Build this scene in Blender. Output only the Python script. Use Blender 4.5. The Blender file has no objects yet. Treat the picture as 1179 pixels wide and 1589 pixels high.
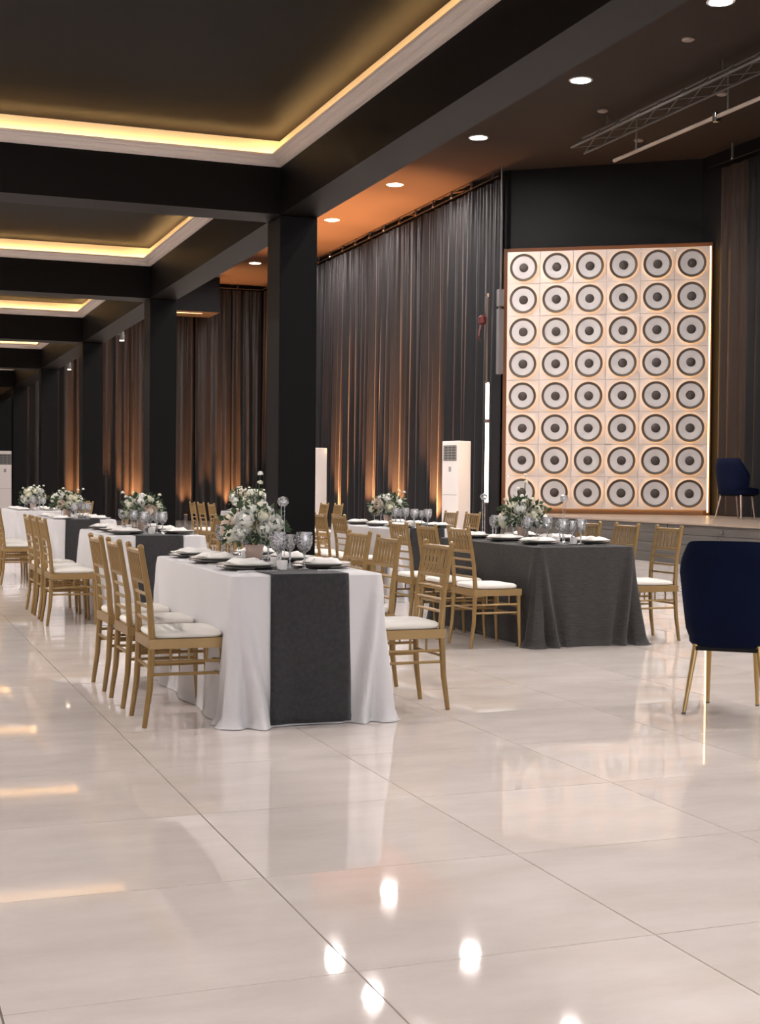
import bpy, bmesh, math, random
from mathutils import Vector, Matrix

random.seed(7)
scene = bpy.context.scene
col = scene.collection
PI = math.pi

# ------------------------------------------------------------------ camera
F_PX, IMG_W, IMG_H = 2122.17, 1179.0, 1589.0
YAW, PITCH, ROLL = 0.35790563, -0.02004217, 0.00822286
cam_d = bpy.data.cameras.new('camera')
cam_d.sensor_fit = 'HORIZONTAL'
cam_d.sensor_width = 36.0
cam_d.lens = 36.0 * F_PX / IMG_W
cam_d.clip_start, cam_d.clip_end = 0.05, 200
cam = bpy.data.objects.new('camera', cam_d)
col.objects.link(cam)
fwd = Vector((math.sin(YAW) * math.cos(PITCH), math.cos(YAW) * math.cos(PITCH), math.sin(PITCH)))
rgt = Vector((math.cos(YAW), -math.sin(YAW), 0))
upv = rgt.cross(fwd)
r2 = rgt * math.cos(ROLL) + upv * math.sin(ROLL)
u2 = -rgt * math.sin(ROLL) + upv * math.cos(ROLL)
m = Matrix((r2, u2, -fwd)).transposed().to_4x4()
m.translation = Vector((0, 0, 1.18))
cam.matrix_world = m
scene.camera = cam

# ------------------------------------------------------------------ world, exposure, light levels
w = bpy.data.worlds.new('world')
scene.world = w
w.use_nodes = True
w.node_tree.nodes['Background'].inputs[0].default_value = (0.6, 0.7, 0.9, 1)
w.node_tree.nodes['Background'].inputs[1].default_value = 0.3
vs = scene.view_settings
vs.view_transform = 'Standard'
vs.look = 'None'
vs.gamma = 1.0
vs.use_curve_mapping = False
vs.exposure = 0.0
L_DOWN = 630.0        # ceiling downlights
L_FILL_LAMP = 320.0      # added fill downlights in coffers out of view
L_COVE = 40.0         # cove strips of the coffers
L_FILL_WINDOW = 4.5       # fill light from added, unseen windows behind the camera
L_UP = 17000.0         # orange floor uplights (spot watts)
L_PANEL = 26.0        # warm strips on the loudspeaker wall
L_RING = 14.0          # warm rings behind each loudspeaker

# ------------------------------------------------------------------ materials
MATS = {}
def nodes_of(name):
    mt = bpy.data.materials.new(name)
    mt.use_nodes = True
    nt = mt.node_tree
    return mt, nt, nt.nodes['Principled BSDF']

def mat(name, rgb, rough=0.5, metal=0.0, spec=0.5, var=0.0, vscale=6.0, bump=0.0, bscale=40.0, sheen=0.0,
        stretch=(1, 1, 1), coat=0.0):
    mt, nt, b = nodes_of(name)
    b.inputs['Base Color'].default_value = (*rgb, 1)
    b.inputs['Roughness'].default_value = rough
    b.inputs['Metallic'].default_value = metal
    b.inputs['Specular IOR Level'].default_value = spec
    if sheen:
        b.inputs['Sheen Weight'].default_value = sheen
        b.inputs['Sheen Roughness'].default_value = 0.4
    if coat:
        b.inputs['Coat Weight'].default_value = coat
        b.inputs['Coat Roughness'].default_value = 0.15
    if var or bump:
        tc = nt.nodes.new('ShaderNodeTexCoord')
        mp = nt.nodes.new('ShaderNodeMapping')
        mp.inputs['Scale'].default_value = stretch
        nt.links.new(tc.outputs['Object'], mp.inputs['Vector'])
    if var:
        n = nt.nodes.new('ShaderNodeTexNoise')
        n.inputs['Scale'].default_value = vscale
        n.inputs['Detail'].default_value = 5
        nt.links.new(mp.outputs['Vector'], n.inputs['Vector'])
        mx = nt.nodes.new('ShaderNodeMix'); mx.data_type = 'RGBA'
        mx.inputs[6].default_value = (*[c * (1 - var) for c in rgb], 1)
        mx.inputs[7].default_value = (*[min(1, c * (1 + var)) for c in rgb], 1)
        nt.links.new(n.outputs['Fac'], mx.inputs[0])
        nt.links.new(mx.outputs[2], b.inputs['Base Color'])
    if bump:
        n2 = nt.nodes.new('ShaderNodeTexNoise')
        n2.inputs['Scale'].default_value = bscale
        n2.inputs['Detail'].default_value = 3
        nt.links.new(mp.outputs['Vector'], n2.inputs['Vector'])
        bp = nt.nodes.new('ShaderNodeBump')
        bp.inputs['Strength'].default_value = bump
        bp.inputs['Distance'].default_value = 0.01
        nt.links.new(n2.outputs['Fac'], bp.inputs['Height'])
        nt.links.new(bp.outputs['Normal'], b.inputs['Normal'])
    MATS[name] = mt
    return mt

def emit(name, rgb, strength):
    mt, nt, b = nodes_of(name)
    b.inputs['Base Color'].default_value = (0.8, 0.8, 0.8, 1)
    b.inputs['Emission Color'].default_value = (*rgb, 1)
    b.inputs['Emission Strength'].default_value = strength
    MATS[name] = mt
    return mt

mat('black_paint', (0.0045, 0.004, 0.0045), 0.6, spec=0.2, var=0.15, vscale=2)
mat('beam_paint', (0.0068, 0.0054, 0.0047), 0.5, spec=0.08, var=0.15, vscale=2)
mat('column_paint', (0.0045, 0.0037, 0.0041), 0.5, spec=0.1, var=0.1, vscale=3)
mat('coffer_ceiling', (0.0042, 0.0022, 0.0015), 0.6, spec=0.1, var=0.12, vscale=1.5)
mat('hall_ceiling', (0.033, 0.0235, 0.019), 0.7, spec=0.12, var=0.1, vscale=0.8)
mat('moulding', (0.62, 0.55, 0.51), 0.6)
mat('cove_white', (0.80, 0.74, 0.64), 0.6)
mat('curtain', (0.0095, 0.0090, 0.0108), 0.5, spec=0.3, sheen=0.07, var=0.2, vscale=3, stretch=(3, 3, 0.3))
mat('curtain_brown', (0.014, 0.0115, 0.011), 0.55, sheen=0.08, var=0.2, vscale=3, stretch=(3, 3, 0.3))
mat('gold_paint', (0.29, 0.180, 0.066), 0.40, metal=0.25, var=0.15, vscale=14, bump=0.08, bscale=60)
mat('cushion', (0.80, 0.76, 0.70), 0.75, var=0.04, vscale=9, sheen=0.2)
mat('white_cloth', (0.63, 0.615, 0.625), 0.85, var=0.03, vscale=5, bump=0.10, bscale=140, sheen=0.15)
mat('charcoal_runner', (0.027, 0.0255, 0.0285), 0.9, var=0.65, vscale=45, bump=0.5, bscale=120, sheen=0.2)
mat('charcoal_cloth', (0.042, 0.039, 0.0375), 0.9, var=0.6, vscale=22, bump=0.6, bscale=30, sheen=0.15,
    stretch=(.8, .8, 7))
mat('porcelain', (0.82, 0.79, 0.75), 0.2, coat=0.3)
mat('charger', (0.25, 0.235, 0.22), 0.25, metal=0.8)
mat('napkin', (0.80, 0.77, 0.74), 0.85, var=0.05, vscale=20)
mat('steel', (0.62, 0.60, 0.58), 0.22, metal=1.0)
mat('petal', (0.90, 0.87, 0.72), 0.6, var=0.08, vscale=30, sheen=0.2)
mat('petal_white', (0.92, 0.91, 0.86), 0.6, var=0.06, vscale=30, sheen=0.2)
mat('petal_blush', (0.80, 0.68, 0.58), 0.6, var=0.08, vscale=30)
mat('leaf', (0.045, 0.085, 0.035), 0.5, var=0.4, vscale=25)
mat('pot', (0.66, 0.50, 0.42), 0.5, var=0.05, vscale=12)
mat('votive', (0.85, 0.82, 0.80), 0.35)
mat('navy_velvet', (0.0014, 0.0038, 0.018), 0.75, spec=0.08, sheen=0.01, var=0.3, vscale=6)
mat('brass_leg', (0.42, 0.28, 0.12), 0.3, metal=0.8)
mat('pink_leg', (0.55, 0.42, 0.36), 0.35, metal=0.6)
mat('speaker_panel', (0.56, 0.49, 0.455), 0.6, var=0.04, vscale=4)
mat('speaker_rim', (0.060, 0.040, 0.028), 0.5)
mat('speaker_cone', (0.50, 0.47, 0.46), 0.6, var=0.03, vscale=10)
mat('speaker_cap', (0.045, 0.032, 0.027), 0.6)
mat('ac_white', (0.76, 0.71, 0.68), 0.4)
mat('ac_line', (0.30, 0.28, 0.27), 0.5)
mat('vent_dark', (0.08, 0.075, 0.07), 0.5)
mat('stage_wood', (0.075, 0.066, 0.060), 0.6, var=0.6, vscale=7, stretch=(1, 0.12, 2.5), bump=0.2, bscale=20)
mat('stage_top', (0.30, 0.23, 0.18), 0.3, var=0.2, vscale=5, stretch=(1, 0.2, 1))
mat('truss', (0.07, 0.06, 0.055), 0.5, metal=0.3)
mat('pipe_metal', (0.30, 0.24, 0.20), 0.45, metal=0.2)
mat('glow_board_brown', (0.055, 0.028, 0.018), 0.7, spec=0.2)
mat('red_paint', (0.07, 0.006, 0.006), 0.4)
mat('post_brown', (0.08, 0.055, 0.045), 0.5)
mat('grey_metal', (0.13, 0.12, 0.12), 0.45)
mat('sensor', (0.25, 0.2, 0.17), 0.5)
mat('curtain_glow', (0.030, 0.017, 0.012), 0.6, spec=0.25, var=0.2, vscale=3, stretch=(3, 3, 0.3))  # strip glow put into the colour: black drape made lighter and browner
mat('curtain_black', (0.005, 0.0045, 0.005), 0.6, spec=0.25, var=0.2, vscale=3, stretch=(3, 3, 0.3))
mat('lamp_trim', (0.8, 0.8, 0.8), 0.4)
mat('wall_paint', (0.30, 0.28, 0.27), 0.7)
mat('grout', (0.20, 0.155, 0.125), 0.7, var=0.2, vscale=3)
emit('lamp_white', (1.0, 0.935, 0.90), L_DOWN)
emit('fill_lamp', (1.0, 0.93, 0.90), L_FILL_LAMP)
emit('cove_led', (1.0, 0.62, 0.24), L_COVE)
emit('panel_led', (1.0, 0.52, 0.15), L_PANEL)
emit('edge_led', (1.0, 0.60, 0.24), 5.0)
emit('ring_led', (1.0, 0.56, 0.20), L_RING)
emit('tube_led', (1.0, 0.86, 0.70), 9.0)
emit('uplight_lens', (1.0, 0.42, 0.12), 6.0)
emit('fill_glow', (0.93, 0.95, 1.0), L_FILL_WINDOW)
emit('small_spot', (1.0, 0.82, 0.62), 14.0)

def glass_material():
    mt = bpy.data.materials.new('crystal')
    mt.use_nodes = True
    nt = mt.node_tree
    nt.nodes.clear()
    out = nt.nodes.new('ShaderNodeOutputMaterial')
    tr = nt.nodes.new('ShaderNodeBsdfTransparent'); tr.inputs[0].default_value = (0.98, 0.98, 0.985, 1)
    gl = nt.nodes.new('ShaderNodeBsdfGlossy'); gl.inputs['Roughness'].default_value = 0.04
    gl.inputs['Color'].default_value = (1, 1, 1, 1)
    fr = nt.nodes.new('ShaderNodeFresnel'); fr.inputs[0].default_value = 1.75
    mx = nt.nodes.new('ShaderNodeMixShader')
    df = nt.nodes.new('ShaderNodeBsdfTranslucent'); df.inputs[0].default_value = (.9, .9, .92, 1)
    d2 = nt.nodes.new('ShaderNodeBsdfDiffuse'); d2.inputs[0].default_value = (.9, .9, .92, 1)
    m1 = nt.nodes.new('ShaderNodeMixShader'); m1.inputs[0].default_value = .5
    nt.links.new(df.outputs[0], m1.inputs[1]); nt.links.new(d2.outputs[0], m1.inputs[2])
    # pale flecks put in for the sparkle of light in cut glass
    tc = nt.nodes.new('ShaderNodeTexCoord'); vo = nt.nodes.new('ShaderNodeTexVoronoi'); vo.inputs['Scale'].default_value = 95
    nt.links.new(tc.outputs['Object'], vo.inputs['Vector'])
    mr = nt.nodes.new('ShaderNodeMapRange'); mr.inputs['From Min'].default_value = .2; mr.inputs['From Max'].default_value = .75
    mr.inputs['To Min'].default_value = .03; mr.inputs['To Max'].default_value = .62
    nt.links.new(vo.outputs['Distance'], mr.inputs['Value'])
    m2 = nt.nodes.new('ShaderNodeMixShader')
    nt.links.new(mr.outputs[0], m2.inputs[0]); nt.links.new(tr.outputs[0], m2.inputs[1]); nt.links.new(m1.outputs[0], m2.inputs[2])
    nt.links.new(fr.outputs[0], mx.inputs[0])
    nt.links.new(m2.outputs[0], mx.inputs[1]); nt.links.new(gl.outputs[0], mx.inputs[2])
    nt.links.new(mx.outputs[0], out.inputs['Surface'])
    MATS['crystal'] = mt
glass_material()

def tile_material():
    mt, nt, b = nodes_of('floor_tile')
    geo = nt.nodes.new('ShaderNodeNewGeometry')
    oi = nt.nodes.new('ShaderNodeObjectInfo')
    n1 = nt.nodes.new('ShaderNodeTexNoise'); n1.inputs['Scale'].default_value = 1.6; n1.inputs['Detail'].default_value = 7
    n1.inputs['Roughness'].default_value = 0.62
    mp = nt.nodes.new('ShaderNodeMapping'); mp.inputs['Scale'].default_value = (1, 2.2, 1)
    nt.links.new(geo.outputs['Position'], mp.inputs[0]); nt.links.new(mp.outputs[0], n1.inputs['Vector'])
    rp = nt.nodes.new('ShaderNodeValToRGB')
    rp.color_ramp.elements[0].position = 0.30; rp.color_ramp.elements[0].color = (0.635, 0.56, 0.510, 1)
    rp.color_ramp.elements[1].position = 0.72; rp.color_ramp.elements[1].color = (0.765, 0.695, 0.655, 1)
    nt.links.new(n1.outputs['Fac'], rp.inputs[0])
    mr = nt.nodes.new('ShaderNodeMapRange')
    mr.inputs['To Min'].default_value = 0.95; mr.inputs['To Max'].default_value = 1.04
    nt.links.new(oi.outputs['Random'], mr.inputs['Value'])
    hs = nt.nodes.new('ShaderNodeHueSaturation')
    nt.links.new(rp.outputs[0], hs.inputs['Color']); nt.links.new(mr.outputs[0], hs.inputs['Value'])
    nt.links.new(hs.outputs[0], b.inputs['Base Color'])
    n2 = nt.nodes.new('ShaderNodeTexNoise'); n2.inputs['Scale'].default_value = 3; n2.inputs['Detail'].default_value = 4
    nt.links.new(geo.outputs['Position'], n2.inputs['Vector'])
    mr2 = nt.nodes.new('ShaderNodeMapRange')
    mr2.inputs['To Min'].default_value = 0.02; mr2.inputs['To Max'].default_value = 0.05
    nt.links.new(n2.outputs['Fac'], mr2.inputs['Value']); nt.links.new(mr2.outputs[0], b.inputs['Roughness'])
    b.inputs['Specular IOR Level'].default_value = 0.5
    bp = nt.nodes.new('ShaderNodeBump'); bp.inputs['Strength'].default_value = 0.0012; bp.inputs['Distance'].default_value = 0.02
    n3 = nt.nodes.new('ShaderNodeTexNoise'); n3.inputs['Scale'].default_value = 9; n3.inputs['Detail'].default_value = 2
    nt.links.new(geo.outputs['Position'], n3.inputs['Vector'])
    nt.links.new(n3.outputs['Fac'], bp.inputs['Height']); nt.links.new(bp.outputs[0], b.inputs['Normal'])
    MATS['floor_tile'] = mt
tile_material()

# ------------------------------------------------------------------ mesh helpers
class MB:
    def __init__(s):
        s.v, s.f = [], []
    def add(s, vs, fs):
        o = len(s.v)
        s.v += [tuple(v) for v in vs]
        s.f += [tuple(i + o for i in f) for f in fs]
        return s
    def box(s, c, d, rz=0.0, M=None):
        hx, hy, hz = d[0] / 2, d[1] / 2, d[2] / 2
        vs = [Vector((x, y, z)) for x in (-hx, hx) for y in (-hy, hy) for z in (-hz, hz)]
        R = M if M else Matrix.Rotation(rz, 3, 'Z')
        vs = [R @ v + Vector(c) for v in vs]
        return s.add(vs, [(0, 1, 3, 2), (4, 6, 7, 5), (0, 4, 5, 1), (2, 3, 7, 6), (0, 2, 6, 4), (1, 5, 7, 3)])
    def bb(s, x0, x1, y0, y1, z0, z1):
        return s.box(((x0 + x1) / 2, (y0 + y1) / 2, (z0 + z1) / 2), (x1 - x0, y1 - y0, z1 - z0))
    def tube(s, pts, rad, n=8):
        pts = [Vector(p) for p in pts]
        if not hasattr(rad, '__len__'): rad = [rad] * len(pts)
        rings = []
        for i, p in enumerate(pts):
            a = pts[max(0, i - 1)]; b = pts[min(len(pts) - 1, i + 1)]
            t = (b - a).normalized()
            ref = Vector((0, 0, 1)) if abs(t.z) < 0.9 else Vector((1, 0, 0))
            e1 = t.cross(ref).normalized(); e2 = t.cross(e1)
            rings.append([p + (e1 * math.cos(2 * PI * k / n) + e2 * math.sin(2 * PI * k / n)) * rad[i] for k in range(n)])
        vs = [v for r in rings for v in r]
        fs = []
        for i in range(len(pts) - 1):
            for k in range(n):
                k2 = (k + 1) % n
                fs.append((i * n + k, i * n + k2, (i + 1) * n + k2, (i + 1) * n + k))
        fs.append(tuple(range(n))); fs.append(tuple((len(pts) - 1) * n + k for k in reversed(range(n))))
        return s.add(vs, fs)
    def lathe(s, prof, n=20, c=(0, 0, 0), axis='Z', closed=False, caps=True):
        vs, fs = [], []
        for (r, z) in prof:
            for k in range(n):
                a = 2 * PI * k / n
                x, y = r * math.cos(a), r * math.sin(a)
                v = (x, y, z) if axis == 'Z' else ((x, z, y) if axis == 'Y' else (z, x, y))
                vs.append((v[0] + c[0], v[1] + c[1], v[2] + c[2]))
        P = len(prof)
        for i in range(P if closed else P - 1):
            j = (i + 1) % P
            for k in range(n):
                k2 = (k + 1) % n
                fs.append((i * n + k, i * n + k2, j * n + k2, j * n + k))
        if not closed and caps:
            fs.append(tuple(range(n))); fs.append(tuple((P - 1) * n + k for k in reversed(range(n))))
        return s.add(vs, fs)
    def grid(s, fn, nu, nv, wrap=False):
        vs = [fn(i, j) for i in range(nu) for j in range(nv)]
        fs = []
        for i in range(nu if wrap else nu - 1):
            i2 = (i + 1) % nu
            for j in range(nv - 1):
                fs.append((i * nv + j, i2 * nv + j, i2 * nv + j + 1, i * nv + j + 1))
        return s.add(vs, fs)
    def mesh(s, name, material, smooth=False, bevel=0.0, fix=True):
        me = bpy.data.meshes.new(name)
        me.from_pydata(s.v, [], s.f)
        bm = bmesh.new(); bm.from_mesh(me)
        if fix: bmesh.ops.recalc_face_normals(bm, faces=bm.faces)
        if bevel:
            bmesh.ops.bevel(bm, geom=bm.edges[:], offset=bevel, segments=2, affect='EDGES', profile=0.6)
        if smooth:
            for fc in bm.faces: fc.smooth = True
        bm.to_mesh(me); bm.free()
        if smooth:
            try: me.set_sharp_from_angle(angle=math.radians(45))
            except Exception: pass
        me.materials.append(MATS[material])
        return me
    def build(s, name, material, parent=None, smooth=False, bevel=0.0, loc=(0, 0, 0), rz=0.0, fix=True):
        return link(name, s.mesh(name, material, smooth, bevel, fix), parent, loc, rz)

def link(name, me, parent=None, loc=(0, 0, 0), rz=0.0):
    o = bpy.data.objects.new(name, me)
    col.objects.link(o)
    o.location = loc
    o.rotation_euler = (0, 0, rz)
    if parent: o.parent = parent
    return o

def tag(o, label, cat, group=None):
    assert 4 <= len(label.split()) <= 16, label
    o['label'] = label
    o['category'] = cat
    if group: o['group'] = group
    return o

def thing(name, label, cat, loc=(0, 0, 0), rz=0.0, group=None):
    o = bpy.data.objects.new(name, None)
    o.empty_display_size = 0.1
    col.objects.link(o)
    o.location = loc
    o.rotation_euler = (0, 0, rz)
    return tag(o, label, cat, group)

def struct(o, label=None, cat=None):
    o['kind'] = 'structure'
    if label: o['label'] = label
    if cat: o['category'] = cat
    return o

def copy_tree(o, parent=None):
    c = o.copy()
    col.objects.link(c)
    c.parent = parent
    for ch in list(o.children): copy_tree(ch, c)
    return c

# ------------------------------------------------------------------ the room
H_HALL = 7.55                    # high hall
BX0, BX1 = 3.52, 3.88            # long beam and columns
ZB, ZC = 3.64, 4.30              # beam underside, coffer ceiling
BAY, BEAM_W = 6.15, 0.42
COL_Y = [12.08 + BAY * k for k in range(5)]
Y_END, Y_REAR, X_LEFT = 43.0, -5.0, -3.3
X_WALL, X_STAGE, Z_STAGE, X_STWALL = 12.1, 11.61, 0.64, 15.15

fl = MB().bb(X_LEFT - 0.3, 15.5, Y_REAR - 0.3, Y_END + 0.3, -0.2, -0.006).build('floor', 'grout')
struct(fl, 'beige polished stone floor of large square tiles', 'floor')
TS, TX, TY = 0.833, 1.109, 3.098
tile_me = MB().box((0, 0, -0.01), (TS - 0.005, TS - 0.005, 0.02)).mesh('tile', 'floor_tile')
i0, i1 = int((X_LEFT - TX) // TS), int((15.3 - TX) // TS)
j0, j1 = int((Y_REAR - TY) // TS), int((Y_END - TY) // TS)
cells = []
for i in range(i0, i1 + 1):
    for j in range(j0, j1 + 1):
        cx, cy = TX + (i + 0.5) * TS, TY + (j + 0.5) * TS
        dep = cx * math.sin(YAW) + cy * math.cos(YAW)
        lat = cx * math.cos(YAW) - cy * math.sin(YAW)
        vis = dep > 2.0 and abs(lat) < dep * 0.285 + 0.75 and cx < 12.4
        cells.append((0 if vis else 1, dep if dep > 0 else 999, cx, cy))
cells.sort()
far = MB()
for k, (nv, dep, cx, cy) in enumerate(cells):
    if k < 230 and not nv:
        link('tile', tile_me, fl, (cx, cy, 0))
    else:
        h = TS / 2 - 0.0025
        far.add([(cx - h, cy - h, 0), (cx + h, cy - h, 0), (cx + h, cy + h, 0), (cx - h, cy + h, 0),
                 (cx - h, cy - h, -.006), (cx + h, cy - h, -.006), (cx + h, cy + h, -.006), (cx - h, cy + h, -.006)],
                [(0, 1, 2, 3), (0, 4, 5, 1), (1, 5, 6, 2), (2, 6, 7, 3), (3, 7, 4, 0)])
fo = far.build('far_tiles', 'floor_tile', fl)
fo['kind'] = 'stuff'

struct(MB().bb(X_LEFT - 0.3, 15.5, Y_END, Y_END + 0.25, 0, H_HALL + 0.2).build('wall_end', 'black_paint'))
struct(MB().bb(X_LEFT - 0.25, X_LEFT, Y_REAR, Y_END, 0, 5.0).build('wall_left', 'wall_paint'))
rear = MB()
FILL_WINS = [(-2.6, 0.2), (0.8, 3.3), (4.6, 7.6), (8.2, 11.2)]  # added windows, never seen; their glowing panes fill the hall from behind
WZ0, WZ1 = 0.5, 3.1
xs = [X_LEFT - 0.3] + [v for wn in FILL_WINS for v in wn] + [15.5]
for a in range(0, len(xs), 2):
    rear.bb(xs[a], xs[a + 1], Y_REAR - 0.25, Y_REAR, 0, H_HALL + 0.2)
for (a, b) in FILL_WINS:
    rear.bb(a, b, Y_REAR - 0.25, Y_REAR, 0, WZ0)
    rear.bb(a, b, Y_REAR - 0.25, Y_REAR, WZ1, H_HALL + 0.2)
struct(rear.build('wall_rear', 'wall_paint'))
for k, (a, b) in enumerate(FILL_WINS):
    wn = MB()
    for (x0, x1, z0, z1) in [(a, a + .07, WZ0, WZ1), (b - .07, b, WZ0, WZ1), (a, b, WZ0, WZ0 + .07), (a, b, WZ1 - .07, WZ1),
                             ((a + b) / 2 - .03, (a + b) / 2 + .03, WZ0, WZ1)]:
        wn.bb(x0, x1, Y_REAR - .18, Y_REAR - .08, z0, z1)
    wo = struct(wn.build('fill_window_%d' % (k + 1), 'lamp_trim'))
    MB().bb(a + .07, (a + b) / 2 - .03, Y_REAR - .14, Y_REAR - .13, WZ0 + .07, WZ1 - .07).build('pane', 'fill_glow', wo)
    MB().bb((a + b) / 2 + .03, b - .07, Y_REAR - .14, Y_REAR - .13, WZ0 + .07, WZ1 - .07).build('pane', 'fill_glow', wo)

# high hall: right wall, stage walls, ceiling
rw = MB().bb(X_WALL, X_WALL + 0.2, 25.1, Y_END, 0, H_HALL).bb(X_WALL, X_WALL + 0.2, Y_REAR, 11.0, 0, H_HALL)
struct(rw.build('wall_right', 'black_paint'))
sw = MB().bb(X_STWALL, X_STWALL + 0.2, 11.0, 23.4, 0, H_HALL).bb(X_WALL, X_STWALL + .2, 10.8, 11.0, 0, H_HALL)
struct(sw.build('wall_stage_side', 'black_paint'))
pa, pb = Vector((X_WALL, 25.15)), Vector((X_STWALL + .05, 22.75))
dv = (pb - pa); ang = math.atan2(dv.y, dv.x); mid = (pa + pb) / 2 + Vector((-dv.y, dv.x)).normalized() * 0.1
struct(MB().box((mid.x, mid.y, H_HALL / 2), (dv.length + .1, 0.2, H_HALL), rz=ang).build('wall_stage_back', 'black_paint'))
struct(MB().bb(BX0, 15.5, Y_REAR - .2, Y_END + .2, H_HALL, H_HALL + 0.2).build('ceiling', 'hall_ceiling'))
struct(MB().bb(BX0 + .04, BX1, Y_REAR, Y_END, ZC + 0.3, H_HALL).build('wall_upper', 'black_paint'))

# low hall: beams, columns, coffers
struct(MB().bb(BX0, BX1, Y_REAR, Y_END, ZB, ZC + 0.3).build('beam', 'beam_paint'), 'long black ceiling beam carried by the row of pillars', 'beam')
tb_y = [COL_Y[0] - 2 * BAY - .9, COL_Y[0] - BAY - .9] + COL_Y
for k, y in enumerate(tb_y):
    struct(MB().bb(X_LEFT, BX0, y, y + BEAM_W, ZB, ZC + 0.3).build('cross_beam', 'beam_paint'))
struct(MB().bb(X_LEFT, X_LEFT + .36, Y_REAR, Y_END, ZB, ZC + .3).build('beam', 'beam_paint'))
ords = ['nearest', 'second', 'third', 'fourth', 'fifth']
for k, y in enumerate(COL_Y):
    c = MB().bb(BX0, BX1, y, y + BEAM_W, 0, ZB).build('pillar', 'column_paint', bevel=0.012)
    struct(c, 'square black pillar under the long beam, %s one from the camera' % ords[k], 'pillar')
struct(MB().bb(X_LEFT, BX0 + .1, Y_REAR, Y_END, ZC, ZC + 0.2).build('ceiling_low', 'coffer_ceiling'))

def moulding_loop(x0, x1, y0, y1, prof, closed=True):
    """profile of (inward offset, z) swept round a rectangle with mitred corners"""
    mb = MB()
    P = len(prof)
    corners = [(x0, y0, 1, 1), (x1, y0, -1, 1), (x1, y1, -1, -1), (x0, y1, 1, -1)]
    vs = [(cx + sx * o, cy + sy * o, z) for (cx, cy, sx, sy) in corners for (o, z) in prof]
    fs = []
    for a in range(4):
        b = (a + 1) % 4
        for i in range(P):
            j = (i + 1) % P
            fs.append((a * P + i, b * P + i, b * P + j, a * P + j))
    return mb.add(vs, fs)

PROF = [(0, 4.065), (.022, 4.065), (.026, 4.082), (.045, 4.090), (.058, 4.104), (.062, 4.118), (.082, 4.122),
        (.090, 4.134), (.108, 4.138), (.112, 4.160), (.100, 4.160), (.096, 4.136), (0, 4.125)]
tedges = tb_y + [Y_END]
for k in range(len(tb_y)):
    y0 = tb_y[k] + BEAM_W
    y1 = tb_y[k + 1] if k + 1 < len(tb_y) else Y_END
    if y1 - y0 < 1: continue
    x0 = X_LEFT + .36
    struct(moulding_loop(x0, BX0, y0, y1, PROF).build('trim_%d' % (k + 1), 'moulding'))
    struct(moulding_loop(x0, BX0, y0, y1, [(0, 4.125), (.012, 4.125), (.012, ZC), (0, ZC)]).build('trim_%d' % (k + 11), 'cove_white'))
    led = moulding_loop(x0, BX0, y0, y1, [(.045, 4.134), (.060, 4.134), (.060, 4.142), (.045, 4.142)])
    tag(led.build('led_strip', 'cove_led'),
        'warm cove light strip behind the moulding of the %s' % ['coffer above the camera', 'nearest visible ceiling coffer', 'second visible ceiling coffer', 'third visible ceiling coffer',
                                                                 'fourth visible ceiling coffer', 'fifth visible ceiling coffer', 'farthest ceiling coffer', 'last ceiling coffer'][k],
        'light strip', 'cove light strips')

# soffit at the far end of the high hall
bk = struct(MB().bb(4.2, 10.1, 41.2, 42.6, 6.42, 7.5).build('soffit', 'black_paint'))
MB().bb(7.6, 9.6, 41.35, 41.5, 6.39, 6.42).build('light_slot', 'moulding', bk)

# stage
st = struct(MB().bb(X_STAGE + .03, X_STWALL, 11.05, 24.3, 0, Z_STAGE - .03).build('stage', 'black_paint'))
MB().bb(X_STAGE - .02, X_STWALL, 11.05, 24.3, Z_STAGE - .03, Z_STAGE).build('stage_deck', 'stage_top', st, bevel=.004)
pz = [0.0, .155, .31, .46, .61]
for r in range(4):
    ys = [11.05] + sorted(11.5 + ((r * 1.37 + q * 2.7) % 12.6) for q in range(5)) + [24.3]
    for q in range(len(ys) - 1):
        MB().bb(X_STAGE + random.uniform(-.004, .004), X_STAGE + .03, ys[q] + .004, ys[q + 1] - .004, pz[r] + .003, pz[r + 1] - .003).build('plank', 'stage_wood', st)
for (y, z) in [(16.86, .53), (16.9, .385)]:
    MB().lathe([(.035, -.012), (.035, 0), (.0, 0)], 12, axis='X').build('socket', 'vent_dark', st, loc=(X_STAGE - .002, y, z))

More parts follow.
